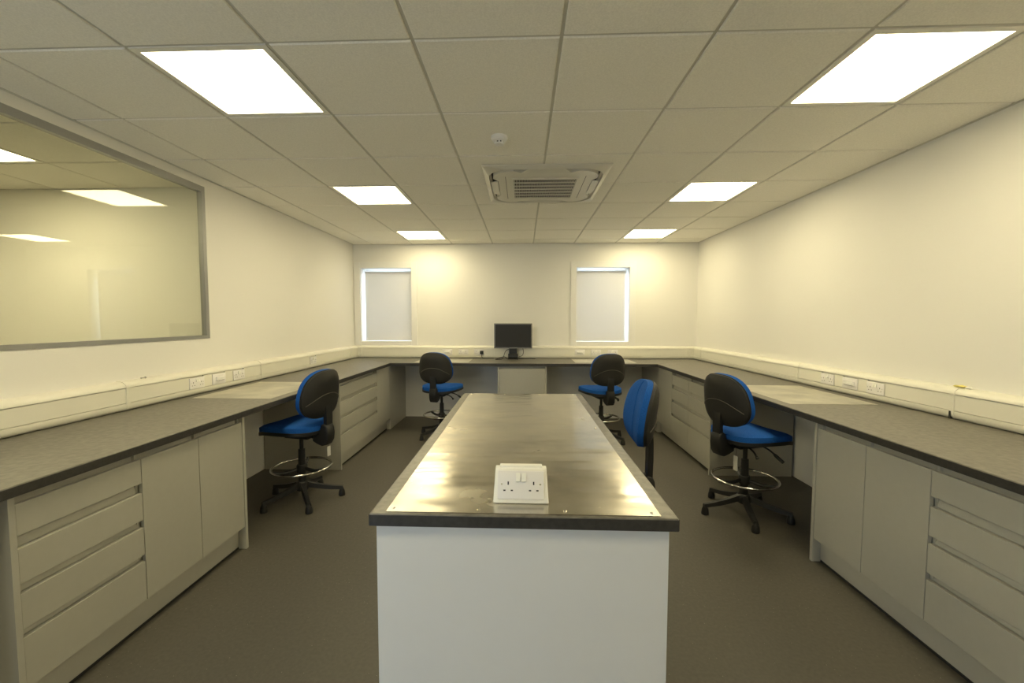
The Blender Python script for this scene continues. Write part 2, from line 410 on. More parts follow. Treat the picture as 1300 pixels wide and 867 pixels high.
# ================================================================== CEILING FIXTURES
LP = {(-2, 0): 'square lit ceiling panel nearest the internal glass window, left side', (3, 0): 'square lit ceiling panel nearest the viewer along the right wall',
      (-2, 3): 'square lit ceiling panel left of the air conditioning cassette', (3, 3): 'square lit ceiling panel right of the air conditioning cassette',
      (-2, 6): 'small looking lit ceiling panel above the window in the left corner', (3, 6): 'small looking lit ceiling panel above the window right of the monitor',
      (-2, -3): 'lit ceiling panel behind the viewer on the left side', (3, -3): 'lit ceiling panel behind the viewer on the right side'}
def ceiling_light(x, y, label):
    t = thing('ceiling_light', label, 'ceiling light', (x, y, ZC), 0, 'square ceiling light panels')
    h0, h1 = 0.292, 0.264
    b = bmesh.new()
    for a in ((-h0, h0, -h0, -h1), (-h0, h0, h1, h0), (-h0, -h1, -h1, h1), (h1, h0, -h1, h1)):
        box(b, *a, -0.003, 0.02)
    mk('lamp_frame', b, M_lampframe, t)
    bx('diffuser', M_emit, t, -h1, h1, -h1, h1, 0.006, 0.012)
    bx('housing', M_grid, t, -h1, h1, -h1, h1, 0.016, 0.06)
for (i, j) in LAMPS: ceiling_light(GX+i*0.6+0.3, GY+j*0.6+0.3, LP[(i, j)])
ceiling_light(adj_lamp[0][0]+0.3, adj_lamp[0][1]+0.3, 'lit ceiling panel in the next room seen through the internal window')
ceiling_light(adj_lamp[1][0]+0.3, adj_lamp[1][1]+0.3, 'unseen ceiling panel added to brighten the next room')

# ---- air conditioning cassette
def cassette():
    t = thing('air_conditioner', 'square off-white ceiling air conditioning cassette with central slotted grille', 'air conditioner', (AC[0], AC[1], ZC))
    S = AC[2]
    def rsq(h, r, n=8):      # rounded square outline
        out = []
        for q in range(4):
            for k in range(n+1):
                th = q*PI/2 + k/n*PI/2; cx = (h-r)*(1 if q in (0, 3) else -1); cy = (h-r)*(1 if q in (0, 1) else -1)
                out.append((cx+r*math.cos(th), cy+r*math.sin(th)))
        return out
    b = bmesh.new()
    L = [[b.verts.new((x, y, z)) for x, y in rsq(h, r)] for h, r, z in ((0.43, 0.002, 0.0), (S, 0.004, -0.006), (S-0.003, 0.004, -0.013), (0.437, 0.17, -0.030), (0.433, 0.168, 0.02))]
    for p, q in zip(L, L[1:]):
        n = len(p)
        for k in range(n): b.faces.new((p[k], p[(k+1) % n], q[(k+1) % n], q[k]))
    mk('rim_panel', b, M_ac, t)
    bx('duct_recess', M_acdark, t, -0.43, 0.43, -0.43, 0.43, 0.008, 0.02)
    quarter = [(-0.19, -0.368), (0.19, -0.368), (0.245, -0.405)] + [(0.255+0.150*math.sin(u*PI/2/6), -0.255-0.150*math.cos(u*PI/2/6)) for u in range(1, 6)] + [(0.405, -0.245)]
    poly = []
    for q in range(4):
        c_, s_ = math.cos(q*PI/2), math.sin(q*PI/2)
        poly += [(x*c_-y*s_, x*s_+y*c_) for x, y in quarter]
    b = bmesh.new(); prism(b, poly, -0.032, 0.007, 'z'); mk('centre_panel', b, M_ac, t)
    # four air flaps in the slots
    for k in range(4):
        b = bmesh.new()
        lo = [(-0.185, -0.372, -0.036), (0.185, -0.372, -0.036), (0.135, -0.430, -0.026), (-0.135, -0.430, -0.026)]
        v0 = [b.verts.new(v) for v in lo]; v1 = [b.verts.new((x, y, z+0.008)) for x, y, z in lo]
        b.faces.new(v0); b.faces.new(v1)
        for m in range(4): b.faces.new((v0[m], v0[(m+1) % 4], v1[(m+1) % 4], v1[m]))
        f = mk('air_flap', b, M_ac, t); f.rotation_euler = (0, 0, k*PI/2)
    # intake grille
    g = 0.245
    gr = bx('grille', M_acdark, t, -g, g, -g, g, -0.0345, -0.0325)
    b = bmesh.new()
    for a in ((-g-0.015, g+0.015, -g-0.015, -g), (-g-0.015, g+0.015, g, g+0.015), (-g-0.015, -g, -g, g), (g, g+0.015, -g, g)):
        box(b, *a, -0.042, -0.0325)
    mk('grille_frame', b, M_ac, gr)
    for k in range(5):
        y = -g + (k+1)*2*g/6
        bx('grille_bar', M_ac, gr, -g, g, y-0.005, y+0.005, -0.0425, -0.035)
    n = 40; sl = None
    for k in range(n):
        x = -g + (k+0.5)*2*g/n
        if sl is None:
            o = bx('grille_slat', M_ac, gr, -0.0017, 0.0017, -g, g, -0.0405, -0.035); sl = o.data; o.location = (x, 0, 0)
        else: link('grille_slat', sl, None, gr, (x, 0, 0))
    for s in (-1, 1): bx('latch_line', M_acdark, t, s*0.308-0.002, s*0.308+0.002, -0.29, 0.29, -0.0325, -0.031)
cassette()
# ---- smoke detector
t = thing('smoke_detector', 'small round white smoke detector on the ceiling in front of the cassette', 'smoke detector', (-0.145, 2.635, TB))
b = bmesh.new(); lathe(b, [(0.050, 0.0), (0.051, -0.012), (0.047, -0.018), (0.036, -0.020)], 32); mk('base', b, M_white, t, True)
b = bmesh.new(); lathe(b, [(0.044, -0.018), (0.042, -0.026), (0.034, -0.030), (0.030, -0.030)], 32); mk('collar', b, M_white, t, True)
b = bmesh.new(); lathe(b, [(0.024, -0.028), (0.024, -0.042)], 20); mk('sensor_core', b, M_dark, t, True)
b = bmesh.new(); lathe(b, [(0.030, -0.040), (0.027, -0.047), (0.012, -0.050)], 28); mk('cap', b, M_white, t, True)
for k in range(8):
    a = 2*PI*k/8; b = bmesh.new(); box(b, 0.024, 0.031, -0.005, 0.005, -0.042, -0.028); o = mk('rib', b, M_white, t); o.rotation_euler = (0, 0, a)

# ================================================================== CABINETS
CF = 1.775   # door front plane |x|
def run_thing(name, label, cat, side, y0, group=None):
    """Thing at the wall-side floor; local x = out from the room centre towards the wall."""
    return thing(name, label, cat, (side*CF, y0, 0), 0, group)
ZG = [(0.711, 0.664), (0.536, 0.500), (0.369, 0.338)]     # open grip channels
TOPF, BOT = 0.825, 0.148
def sx(side, a, b): return (a, b) if side > 0 else (-b, -a)
DEPTH = 0.56
def carcass(t, side, L):
    x0, x1 = sx(side, 0.02, DEPTH)
    bx('carcass', M_cab, t, x0, x1, 0.0015, L-0.0015, BOT, WB)
def drawer_unit(side, y0, y1, label, group, splits=None):
    t = run_thing('drawer_unit', label, 'drawers', side, y0, group); L = y1-y0
    x0, x1 = sx(side, 0.035, DEPTH)
    bx('carcass', M_cab, t, x0, x1, 0.0015, L-0.0015, BOT, WB)
    xs0, xs1 = sx(side, 0.021, 0.036)
    for yy in (0.0015, L-0.0125): bx('side_edge', M_cab, t, xs0, xs1, yy, yy+0.011, BOT, WB)
    edges = [0, L] if not splits else [0] + [s-y0 for s in splits] + [L]
    lv = [(TOPF, ZG[0][0]), (ZG[0][1], ZG[1][0]), (ZG[1][1], ZG[2][0]), (ZG[2][1], BOT)]
    for a, c in zip(edges, edges[1:]):
        for hi, lo in lv:
            f0, f1 = sx(side, 0.0, 0.019)
            bx('drawer_front', M_cab, t, f0, f1, a+0.002, c-0.002, lo, hi, bev=0.0012)
    for hi, lo in ZG:
        b = bmesh.new(); q = [(0.022, lo-0.004), (0.0345, lo-0.004), (0.0345, hi+0.006), (0.031, hi+0.006), (0.020, lo+0.004)]
        prism(b, [(side*x, z) for x, z in q], 0.013, L-0.013, 'y'); mk('grip_rail', b, M_cab, t)
    return t
def cupboard(side, y0, ym, y1, label, group):
    t = run_thing('cupboard', label, 'cupboard', side, y0, group); L = y1-y0
    x0, x1 = sx(side, 0.035, DEPTH)
    bx('carcass', M_cab, t, x0, x1, 0.0015, L-0.0015, BOT, WB)
    xs0, xs1 = sx(side, 0.021, 0.036)
    for yy in (0.0015, ym-y0-0.004, L-0.0125): bx('side_edge', M_cab, t, xs0, xs1, yy, yy+0.011, TOPF-0.02, WB)
    f0, f1 = sx(side, 0.0, 0.019)
    for a, c in ((0, ym-y0), (ym-y0, L)):
        bx('door', M_cab, t, f0, f1, a+0.002, c-0.002, BOT, TOPF, bev=0.0012)
    return t
def end_panel(side, y0, y1, label):
    x0, x1 = sx(side, -0.004, DEPTH+0.20)
    t = run_thing('end_panel', label, 'panel', side, y0)
    bx('board', M_cab, t, x0, x1, 0, y1-y0, 0.0, WB, bev=0.001)
def plinth(side, y0, y1, label):
    t = run_thing('plinth', label, 'plinth', side, y0)
    x0, x1 = sx(side, 0.045, 0.063)
    bx('board', M_cab, t, x0, x1, 0.001, y1-y0-0.001, 0.016, BOT-0.001)
    x0, x1 = sx(side, 0.047, 0.06)
    bx('gap_shade_strip', M_dark, t, x0, x1, 0.001, y1-y0-0.001, 0.0, 0.016)  # dark strip painted in as the shadow gap at the floor
for side, s in ((-1, 'left'), (1, 'right')):
    wl = 'beneath the glass window' if side < 0 else 'against the plain right wall'
    drawer_unit(side, 1.364, 1.851, 'nearest four-drawer grey unit %s' % wl, 'grey drawer units')
    cupboard(side, 1.851, 2.197, 2.552, 'grey two-door cupboard beside the nearest drawers %s' % wl, 'grey two-door cupboards')
    end_panel(side, 1.342, 1.363, 'upright grey end panel at the near end of the %s units' % s)
    end_panel(side, 0.70, 0.72, 'unseen grey panel added to block door light under the %s bench' % s)  # unseen, added to keep door daylight off the near end panel
    end_panel(side, 2.553, 2.574, 'upright grey end panel between the %s cupboard and the chair space' % s)
    end_panel(side, 3.965, 3.986, 'upright grey end panel on the far side of the %s chair space' % s)
    if side < 0: drawer_unit(side, 3.987, 5.015, 'wide four-drawer grey unit by the far left corner', 'grey drawer units')
    else:
        drawer_unit(side, 3.987, 4.507, 'far right four-drawer grey unit next to the chair space', 'grey drawer units')
        drawer_unit(side, 4.508, 5.005, 'far right four-drawer grey unit next to the corner panel', 'grey drawer units')
    t = run_thing('corner_panel', 'plain grey corner filler panel at the far end of the %s bench' % s, 'panel', side, 5.016 if side < 0 else 5.006)
    x0, x1 = sx(side, 0.0, 0.019)
    bx('face_board', M_cab, t, x0, x1, 0.001, 0.49, BOT, WB-0.002)
    x0, x1 = sx(side, -0.002, 0.018)
    y1 = YB-0.001 - (5.016 if side < 0 else 5.006)
    bx('return_board', M_cab, t, x0, x1, 0.491, y1, 0.0, WB-0.002)
    x0, x1 = sx(side, 0.018, 0.064)
    bx('kick_return', M_cab, t, x0, x1, 0.491, 0.509, 0.0, BOT-0.001)
    plinth(side, 1.364, 2.552, 'long grey plinth board under the near %s units' % s)
    plinth(side, 3.987, 5.49, 'long grey plinth board under the far %s units' % s)
# central pedestal of the back bench
t = thing('pedestal_cupboard', 'narrow grey cupboard under the monitor at the back bench', 'cupboard', (0, 5.49, 0))
bx('side_panel', M_cab, t, -0.326, -0.306, 0, 0.70, 0, WB); bx('side_panel', M_cab, t, 0.302, 0.322, 0, 0.70, 0, WB)
bx('carcass', M_cab, t, -0.305, 0.301, 0.04, 0.70, BOT, WB)
bx('door', M_cab, t, -0.303, 0.299, 0.004, 0.023, BOT, TOPF, bev=0.0012)
bx('plinth_board', M_cab, t, -0.305, 0.301, 0.055, 0.07, 0, BOT-0.001)

# ================================================================== WORKTOPS
def worktop(label, poly):
    b = bmesh.new(); prism(b, poly, WB, WT, 'z')
    bmesh.ops.recalc_face_normals(b, faces=b.faces[:])
    es = [e for e in b.edges if abs(e.verts[0].co.z-e.verts[1].co.z) < 1e-5]
    bmesh.ops.bevel(b, geom=es, offset=0.005, segments=3, profile=0.5, affect='EDGES')
    o = mk('worktop', b, M_worktop); return tag(o, label, 'worktop', 'dark wall bench worktops')
wl = worktop('long dark grey worktop along the wall with the glass window', [(XL+0.001, 0.2), (EL, 0.2), (EL, EB), (XL+0.001, YB-0.001)])
wr = worktop('long dark grey worktop along the plain right wall', [(ER, 0.2), (XR-0.001, 0.2), (XR-0.001, YB-0.001), (ER, EB)])
wbk = worktop('dark grey worktop along the back wall carrying the monitor', [(EL+0.0005, EB), (ER-0.0005, EB), (XR-0.002, YB-0.001), (XL+0.002, YB-0.001)])
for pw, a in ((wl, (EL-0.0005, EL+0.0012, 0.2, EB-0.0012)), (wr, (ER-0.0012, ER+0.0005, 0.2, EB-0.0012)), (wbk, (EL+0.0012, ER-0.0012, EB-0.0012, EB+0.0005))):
    bx('edge_strip', M_edge, pw, *a, WB+0.001, WT-0.004)  # thin strip over the worktop edge, darker than the top
bx('steel_plate', M_steel2, wl, -2.414, -1.826, 2.943, 3.75, WT+0.0002, WT+0.0014)
bx('steel_plate', M_steel2, wr, 1.831, 2.413, 2.905, 3.73, WT+0.0002, WT+0.0014)
bx('steel_plate', M_steel2, wbk, -1.46, -0.725, 5.56, 6.14, WT+0.0002, WT+0.0014)
bx('steel_plate', M_steel2, wbk, 0.71, 1.52, 5.60, 6.14, WT+0.0002, WT+0.0014)

# ---- island
t = thing('island_bench', 'pale grey boarded base of the central island bench', 'island', (0, 1.218, 0))
bx('near_end_panel', M_islpanel, t, -0.440, 0.434, 0, 0.022, 0.0, WB, bev=0.001)
bx('far_end_panel', M_islpanel, t, -0.440, 0.434, 1.97, 1.992, 0.0, WB, bev=0.001)
bx('spine_panel', M_islpanel, t, -0.01, 0.01, 0.0225, 1.9695, 0.0, WB)
bx('cupboard_box', M_cab, t, -0.41, -0.0105, 0.0225, 1.9695, 0.148, WB)
bx('plinth_board', M_cab, t, -0.37, -0.35, 0.0225, 1.9695, 0.0, 0.147)
for k in range(4): bx('cupboard_door', M_cab, t, -0.43, -0.411, 0.024+k*0.486, 0.506+k*0.486, 0.15, 0.825, bev=0.001)
b = bmesh.new(); box(b, -0.455, 0.455, 1.197, 3.232, WB, WT)
es = b.edges[:]
bmesh.ops.bevel(b, geom=es, offset=0.005, segments=3, profile=0.5, affect='EDGES')
it = tag(mk('island_worktop', b, M_worktop), 'dark grey island worktop covered with a screwed-down steel sheet', 'worktop')
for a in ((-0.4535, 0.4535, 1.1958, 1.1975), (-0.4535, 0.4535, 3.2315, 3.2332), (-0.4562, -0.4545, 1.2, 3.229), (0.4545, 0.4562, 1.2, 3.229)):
    bx('edge_strip', M_edge, it, *a, WB+0.003, WT-0.004)
# slightly wavy steel sheet
b = bmesh.new(); nx, ny = 26, 60; g = []
for j in range(ny+1):
    row = []
    for i in range(nx+1):
        u, v = i/nx, j/ny
        x = -0.407 + 0.814*u; y = 1.209 + 2.008*v
        e = min(1, 8*u, 8*(1-u), 8*v, 8*(1-v))
        z = WT+0.0022 + e*0.0005*(math.sin(7*u+5*v)+math.sin(11*v-4*u))*0.6
        row.append(b.verts.new((x, y, z)))
    g.append(row)
for j in range(ny):
    for i in range(nx): b.faces.new((g[j][i], g[j][i+1], g[j+1][i+1], g[j+1][i]))
ge = bmesh.ops.extrude_face_region(b, geom=b.faces[:])
for v in [q for q in ge['geom'] if isinstance(q, bmesh.types.BMVert)]: v.co.z = WT+0.0003
st = mk('steel_sheet', b, M_steel, it, True)
scm = None
for x, y in [(-0.391, 1.233), (-0.131, 1.228), (0.129, 1.229), (0.386, 1.229), (-0.391, 3.19), (-0.131, 3.19), (0.129, 3.19), (0.386, 3.19), (-0.391, 2.2), (0.386, 2.2)]:
    if scm is None:
        b = bmesh.new(); lathe(b, [(0.0062, 0.0), (0.006, 0.0012), (0.004, 0.0026), (0.001, 0.003)], 14)
        o = mk('screw', b, M_screw, st, True); scm = o.data
        o.location = (x, y, WT+0.002)
    else: link('screw', scm, None, st, (x, y, WT+0.002))

# ================================================================== TRUNKING
TZ0, TZ1 = 0.9012, 1.084
LZ0, LZ1 = 0.950, 1.043
PROF = [(0.001, TZ0), (0.044, TZ0+0.0005), (0.055, TZ0+0.006), (0.062, TZ0+0.018), (0.0640, TZ0+0.034), (0.0645, LZ0-0.003), (0.050, LZ0-0.003),
        (0.050, LZ1+0.003), (0.0650, LZ1+0.003), (0.0645, LZ1+0.010), (0.058, LZ1+0.023), (0.044, LZ1+0.034), (0.028, TZ1-0.001), (0.001, TZ1)]
def trunking(label, wall, a0, a1, joints, sockets):
    """wall: 'L','R','B'. Local frame: x along the run, -y out of wall."""
    L = a1-a0
    if wall == 'B': t = thing('cable_trunking', label, 'trunking', (a0, YB, 0), 0); conv = lambda s: s-a0
    elif wall == 'L': t = thing('cable_trunking', label, 'trunking', (XL, a0, 0), PI/2); conv = lambda s: s-a0
    else: t = thing('cable_trunking', label, 'trunking', (XR, a1, 0), -PI/2); conv = lambda s: a1-s
    js = sorted(conv(j) for j in joints)
    cuts = [0.0] + js + [L]
    for c, d in zip(cuts, cuts[1:]):
        b = bmesh.new(); prism(b, [(-p, z) for p, z in PROF], c+0.001, d-0.001, 'x'); mk('channel', b, M_trunk, t, True)
        # lids run between sockets
        ss = sorted(conv(s) for s in sockets); ss = [s for s in ss if c < s < d]
        e = c+0.004
        for s in ss + [None]:
            f = (s-0.073) if s is not None else d-0.004
            if f-e > 0.01: bx('lid', M_trunk, t, e, f, -0.0605, -0.0503, LZ0+0.0005, LZ1-0.0005)
            e = (s+0.073) if s is not None else e
    for j in js:
        b = bmesh.new(); prism(b, [(-(p+0.0025 if p > 0.01 else p), z + (0.0025 if z > 1.06 else 0)) for p, z in PROF if not (abs(p-0.050) < 1e-6)], j-0.012, j+0.012, 'x'); mk('coupler', b, M_trunk, t, True)
    return t
SL = [3.080, 3.313, 3.553, 4.858]; SR = [3.032, 3.263, 3.498]; SB = [-1.119, -0.879, -0.644, 0.846, 1.082, 1.326]
JR = 2.505
tl = trunking('cream cable trunking along the wall below the glass window', 'L', 0.2, YB-0.062, [2.522, 3.875, 5.95], SL)
tr = trunking('cream cable trunking along the plain right wall', 'R', 0.2, YB-0.062, [JR, 3.875, 5.95], SR)
tb = trunking('cream cable trunking along the back wall under the windows', 'B', XL+0.003, XR-0.003, [XL+0.12, -0.43, XR-0.12], SB)
# dark open slit under the loose coupler on the right wall
_x = (YB-0.062)-JR
bx('open_slit', M_dark, tr, _x-0.011, _x-0.001, -0.0690, -0.050, TZ0+0.001, LZ0-0.004)
# yellow tape scrap
t = thing('tape_scrap', 'crumpled yellow tape scrap on top of the right wall trunking joint', 'tape', (XR-0.03, JR-0.01, TZ1+0.003))
for k, (dy, dz, sz) in enumerate(((0.022, 0.004, 0.018), (-0.008, 0.006, 0.022), (-0.045, 0.003, 0.020))):
    b = bmesh.new(); bmesh.ops.create_icosphere(b, subdivisions=2, radius=1.0)
    for v in b.verts:
        n = 1+0.25*math.sin(5*v.co.x+k)+0.2*math.sin(7*v.co.y+2*k)
        v.co = Vector((v.co.x*0.012*n, dy+v.co.y*sz*n, dz+v.co.z*0.006*n))
    mk('tape_fold', b, M_yellow if k < 2 else M_sockhouse, t, True)
# small grey plug on the left trunking
t = thing('wall_plug', 'tiny grey rawl plug lying on top of the left trunking', 'plug', (XL+0.03, 2.67, TZ1+0.004))
b = bmesh.new(); cyl(b, (0, -0.018, 0), (0, 0.012, 0.0), 0.004, 0.0035, n=10); mk('shank', b, M_cabdark, t, True)
b = bmesh.new(); cyl(b, (0, 0.012, 0), (0, 0.016, 0), 0.007, n=12); mk('collar', b, M_cabdark, t, True)

# ================================================================== SOCKETS
def socket_parts(t, y0=0.0, zc=0.0, bigplate=True):
    """double switched socket; local x across, -y outwards, z up; plate back at y0."""
    pw, ph = 0.073, 0.043
    b = bmesh.new(); box(b, -pw, pw, y0-0.009, y0, zc-ph, zc+ph, bev=0.004); mk('face_plate', b, M_sock, t, True)
    yf = y0-0.009
    for s in (-1, 1):
        b = bmesh.new()
        prism(b, [(yf+0.001, zc+0.008), (yf-0.0085, zc+0.010), (yf-0.003, zc+0.035), (yf+0.001, zc+0.036)], s*0.0088-0.0068, s*0.0088+0.0068, 'x')
        mk('rocker_switch', b, M_sockhouse, t)  # paler tint stands in for the shading that outlines the switch
        cx = s*0.040
        bx('pin_hole', M_dark, t, cx-0.002, cx+0.002, yf-0.0006, yf+0.001, zc+0.000, zc+0.010)
        for q in (-1, 1): bx('pin_hole', M_dark, t, cx+q*0.0115-0.0035, cx+q*0.0115+0.0035, yf-0.0006, yf+0.001, zc-0.0185, zc-0.0145)
        b = bmesh.new(); cyl(b, (s*0.0605, yf-0.0008, zc+0.002), (s*0.0605, yf+0.001, zc+0.002), 0.0025, n=10); mk('screw', b, M_screw, t)
def wall_pt(wall, s, z, d=0.0605):
    if wall == 'B': return (s, YB-d, z), 0
    if wall == 'L': return (XL+d, s, z), PI/2
    return (XR-d, s, z), -PI/2
def double_socket(wall, s, label):
    loc, rz = wall_pt(wall, s, 0.992)
    t = thing('double_socket', label, 'socket', loc, rz, 'double power sockets on the trunking'); socket_parts(t)
def data_outlet(wall, s, label):
    loc, rz = wall_pt(wall, s, 0.992)
    t = thing('data_outlet', label, 'outlet', loc, rz, 'data outlets on the trunking')
    b = bmesh.new(); box(b, -0.073, 0.073, -0.009, 0, -0.043, 0.043, bev=0.004); mk('face_plate', b, M_sock, t, True)
    b = bmesh.new(); box(b, -0.045, 0.045, -0.024, -0.008, -0.012, 0.016, bev=0.003); mk('module_cover', b, M_white, t, True)
    bx('port_slot', M_dark, t, -0.040, 0.040, -0.0215, -0.010, -0.0135, -0.0118)
double_socket('L', SL[0], 'white double socket on the left trunking, nearest of its row')
data_outlet('L', SL[1], 'white outlet with raised bar between two sockets on the left trunking')
double_socket('L', SL[2], 'white double socket on the left trunking just before the trunking joint')
double_socket('L', SL[3], 'lone white double socket on the left trunking above the left chair backrest')
double_socket('R', SR[0], 'white double socket on the right trunking, nearest of its row')
data_outlet('R', SR[1], 'white outlet with raised bar between two sockets on the right trunking')
double_socket('R', SR[2], 'white double socket on the right trunking, farthest of its row')
data_outlet('B', SB[0], 'white outlet with raised bar on the back trunking above the left rear chair')
double_socket('B', SB[1], 'white double socket between the raised-bar outlet and the plugged-in socket')
double_socket('B', SB[2], 'white double socket with a black plug in it left of the monitor')
data_outlet('B', SB[3], 'white outlet with raised bar below the window right of the monitor')
double_socket('B', SB[4], 'middle white double socket below the window right of the monitor')
double_socket('B', SB[5], 'rightmost white double socket below the window right of the monitor')

# ---- socket box on the island
t = thing('bench_socket', 'white double socket in a sloping box standing on the steel island top', 'socket', (-0.0035, 1.274, WT+0.003))
tilt = math.radians(25)
b = bmesh.new()
H = 0.094; base = 0.0; run = H*math.tan(tilt)
prof = [(0.0, 0.0), (0.0, 0.004), (run, H), (run+0.006, H+0.002), (run+0.030, H+0.002), (run+0.075, 0.0)]
prism(b, prof, -0.0865, 0.0865, 'x')
bmesh.ops.recalc_face_normals(b, faces=b.faces[:])
for v in b.verts:   # sides lean in slightly towards the top
    v.co.x *= 1-0.055*(v.co.z/H)
bmesh.ops.bevel(b, geom=b.edges[:], offset=0.0025, segments=2, profile=0.5, affect='EDGES')
mk('housing', b, M_sockhouse, t, True)
b = bmesh.new(); box(b, -0.068, 0.068, run+0.008, run+0.030, H-0.01, H+0.008, bev=0.002); mk('back_cover', b, M_sockhouse, t, True)
fp = bpy.data.objects.new('face', None)
class _T: pass
before = set(C.objects)
socket_parts(t)
R_ = Matrix.Translation((0, run*0.53-0.0005, H*0.53)) @ Matrix.Rotation(-tilt, 4, 'X')
for o in set(C.objects)-before: o.matrix_local = R_
bpy.data.objects.remove(fp)

# ================================================================== MONITOR
t = thing('monitor', 'flat black computer monitor with grey bezel on the back bench', 'monitor', (-0.136, 6.06, WT))
b = bmesh.new()
z0, z1, hw = 0.158, 0.520, 0.275
box(b, -hw, hw, 0.006, 0.034, z0, z1, bev=0.004); mk('rear_case', b, M_blackpl, t)
b = bmesh.new(); bw = 0.016
box(b, -hw, hw, -0.010, 0.006, z1-bw, z1); box(b, -hw, hw, -0.010, 0.006, z0, z0+bw)
box(b, -hw, -hw+bw, -0.010, 0.006, z0+bw, z1-bw); box(b, hw-bw, hw, -0.010, 0.006, z0+bw, z1-bw)
mk('bezel', b, M_bezel, t)
bx('screen', M_screen, t, -hw+bw, hw-bw, -0.005, 0.005, z0+bw, z1-bw)
b = bmesh.new(); box(b, -0.058, 0.058, 0.005, 0.05, 0.012, 0.30, bev=0.006); mk('neck', b, M_blackpl, t)
b = bmesh.new(); box(b, -0.078, 0.078, -0.05, 0.10, 0.0, 0.014, bev=0.005); mk('foot', b, M_blackpl, t)
b = bmesh.new(); box(b, -0.070, 0.070, -0.035, 0.004, 0.0145, 0.085, bev=0.012); mk('cable_cover', b, M_blackpl, t)
# cables
def cable(label, pts, r=0.004):
    b = bmesh.new(); tube(b, [p-Vector((-0.136, 6.06, WT)) for p in [Vector((q.x, q.y, max(q.z, WT+r+0.0008))) for q in smooth_path(pts)]], r, 8); o = mk('lead', b, M_blackpl, t, True); o['label'] = label; return o
cz = WT+0.0055
cable('black lead looping on the bench left of the monitor stand', [(-0.16, 6.12, 1.06), (-0.24, 6.08, 1.02), (-0.27, 6.04, 0.95), (-0.30, 5.99, cz), (-0.38, 5.96, cz), (-0.37, 6.02, cz), (-0.27, 6.07, cz+0.03), (-0.22, 6.06, cz)])
cable('black lead hanging from the lower right of the monitor', [(0.0, 6.10, 1.08), (0.015, 6.11, 1.0), (-0.005, 6.09, 0.95), (-0.05, 6.115, 0.935)])
cable('black lead lying on the bench right of the monitor', [(-0.055, 6.10, cz), (0.02, 6.09, cz), (0.10, 6.12, cz+0.002), (0.19, 6.11, cz)], 0.005)
t = thing('mains_plug', 'black three-pin mains plug in the socket left of the monitor', 'plug', (SB[2]+0.04, YB-0.0702, 0.99))
b = bmesh.new(); box(b, -0.025, 0.025, -0.032, -0.0008, -0.026, 0.024, bev=0.008); mk('plug_body', b, M_blackpl, t, True)
b = bmesh.new(); tube(b, smooth_path([(0, -0.018, -0.024), (0.0, -0.02, -0.05), (0.012, -0.022, -0.08), (0.05, -0.022, -0.0845), (0.11, -0.026, -0.0845), (0.16, -0.03, -0.0845), (0.18, -0.035, -0.0845)]), 0.004, 8); mk('plug_cable', b, M_blackpl, t, True)

# ================================================================== CHAIRS
def outline(th, hw, hh, n, taper):
    c, s = math.cos(th), math.sin(th)
    x = hw*math.copysign(abs(c)**(2/n), c); z = hh*math.copysign(abs(s)**(2/n), s)
    return x*(1-taper*z/max(hh, 1e-6)), z
def pad(bm, hw, hh, n, taper, front, back, curve, rim, nr=8, na=48):
    """cushion in x-z; front(r), back(r) depth offsets; curve(x,z) bends it; +y is the front."""
    ringsF, ringsB = [], []
    for i in range(nr+1):
        r = i/nr; rf = []; rb = []
        for k in range(na):
            x, z = outline(2*PI*k/na, hw*max(r, 1e-4), hh*max(r, 1e-4), n, taper*r)
            rf.append(Vector((x, front(r)+curve(x, z), z))); rb.append(Vector((x, back(r)+curve(x, z), z)))
        ringsF.append(rf); ringsB.append(rb)
    def build(R):
        c = bm.verts.new(R[0][0]); vs = [[bm.verts.new(p) for p in q] for q in R[1:]]
        for k in range(na): bm.faces.new((c, vs[0][k], vs[0][(k+1) % na]))
        for a, b_ in zip(vs, vs[1:]):
            for k in range(na): bm.faces.new((a[k], b_[k], b_[(k+1) % na], a[(k+1) % na]))
        return vs[-1]
    e0 = build(ringsF); e1 = build(ringsB)
    for k in range(na): bm.faces.new((e0[k], e1[k], e1[(k+1) % na], e0[(k+1) % na]))
BZ = 0.888   # backrest centre height
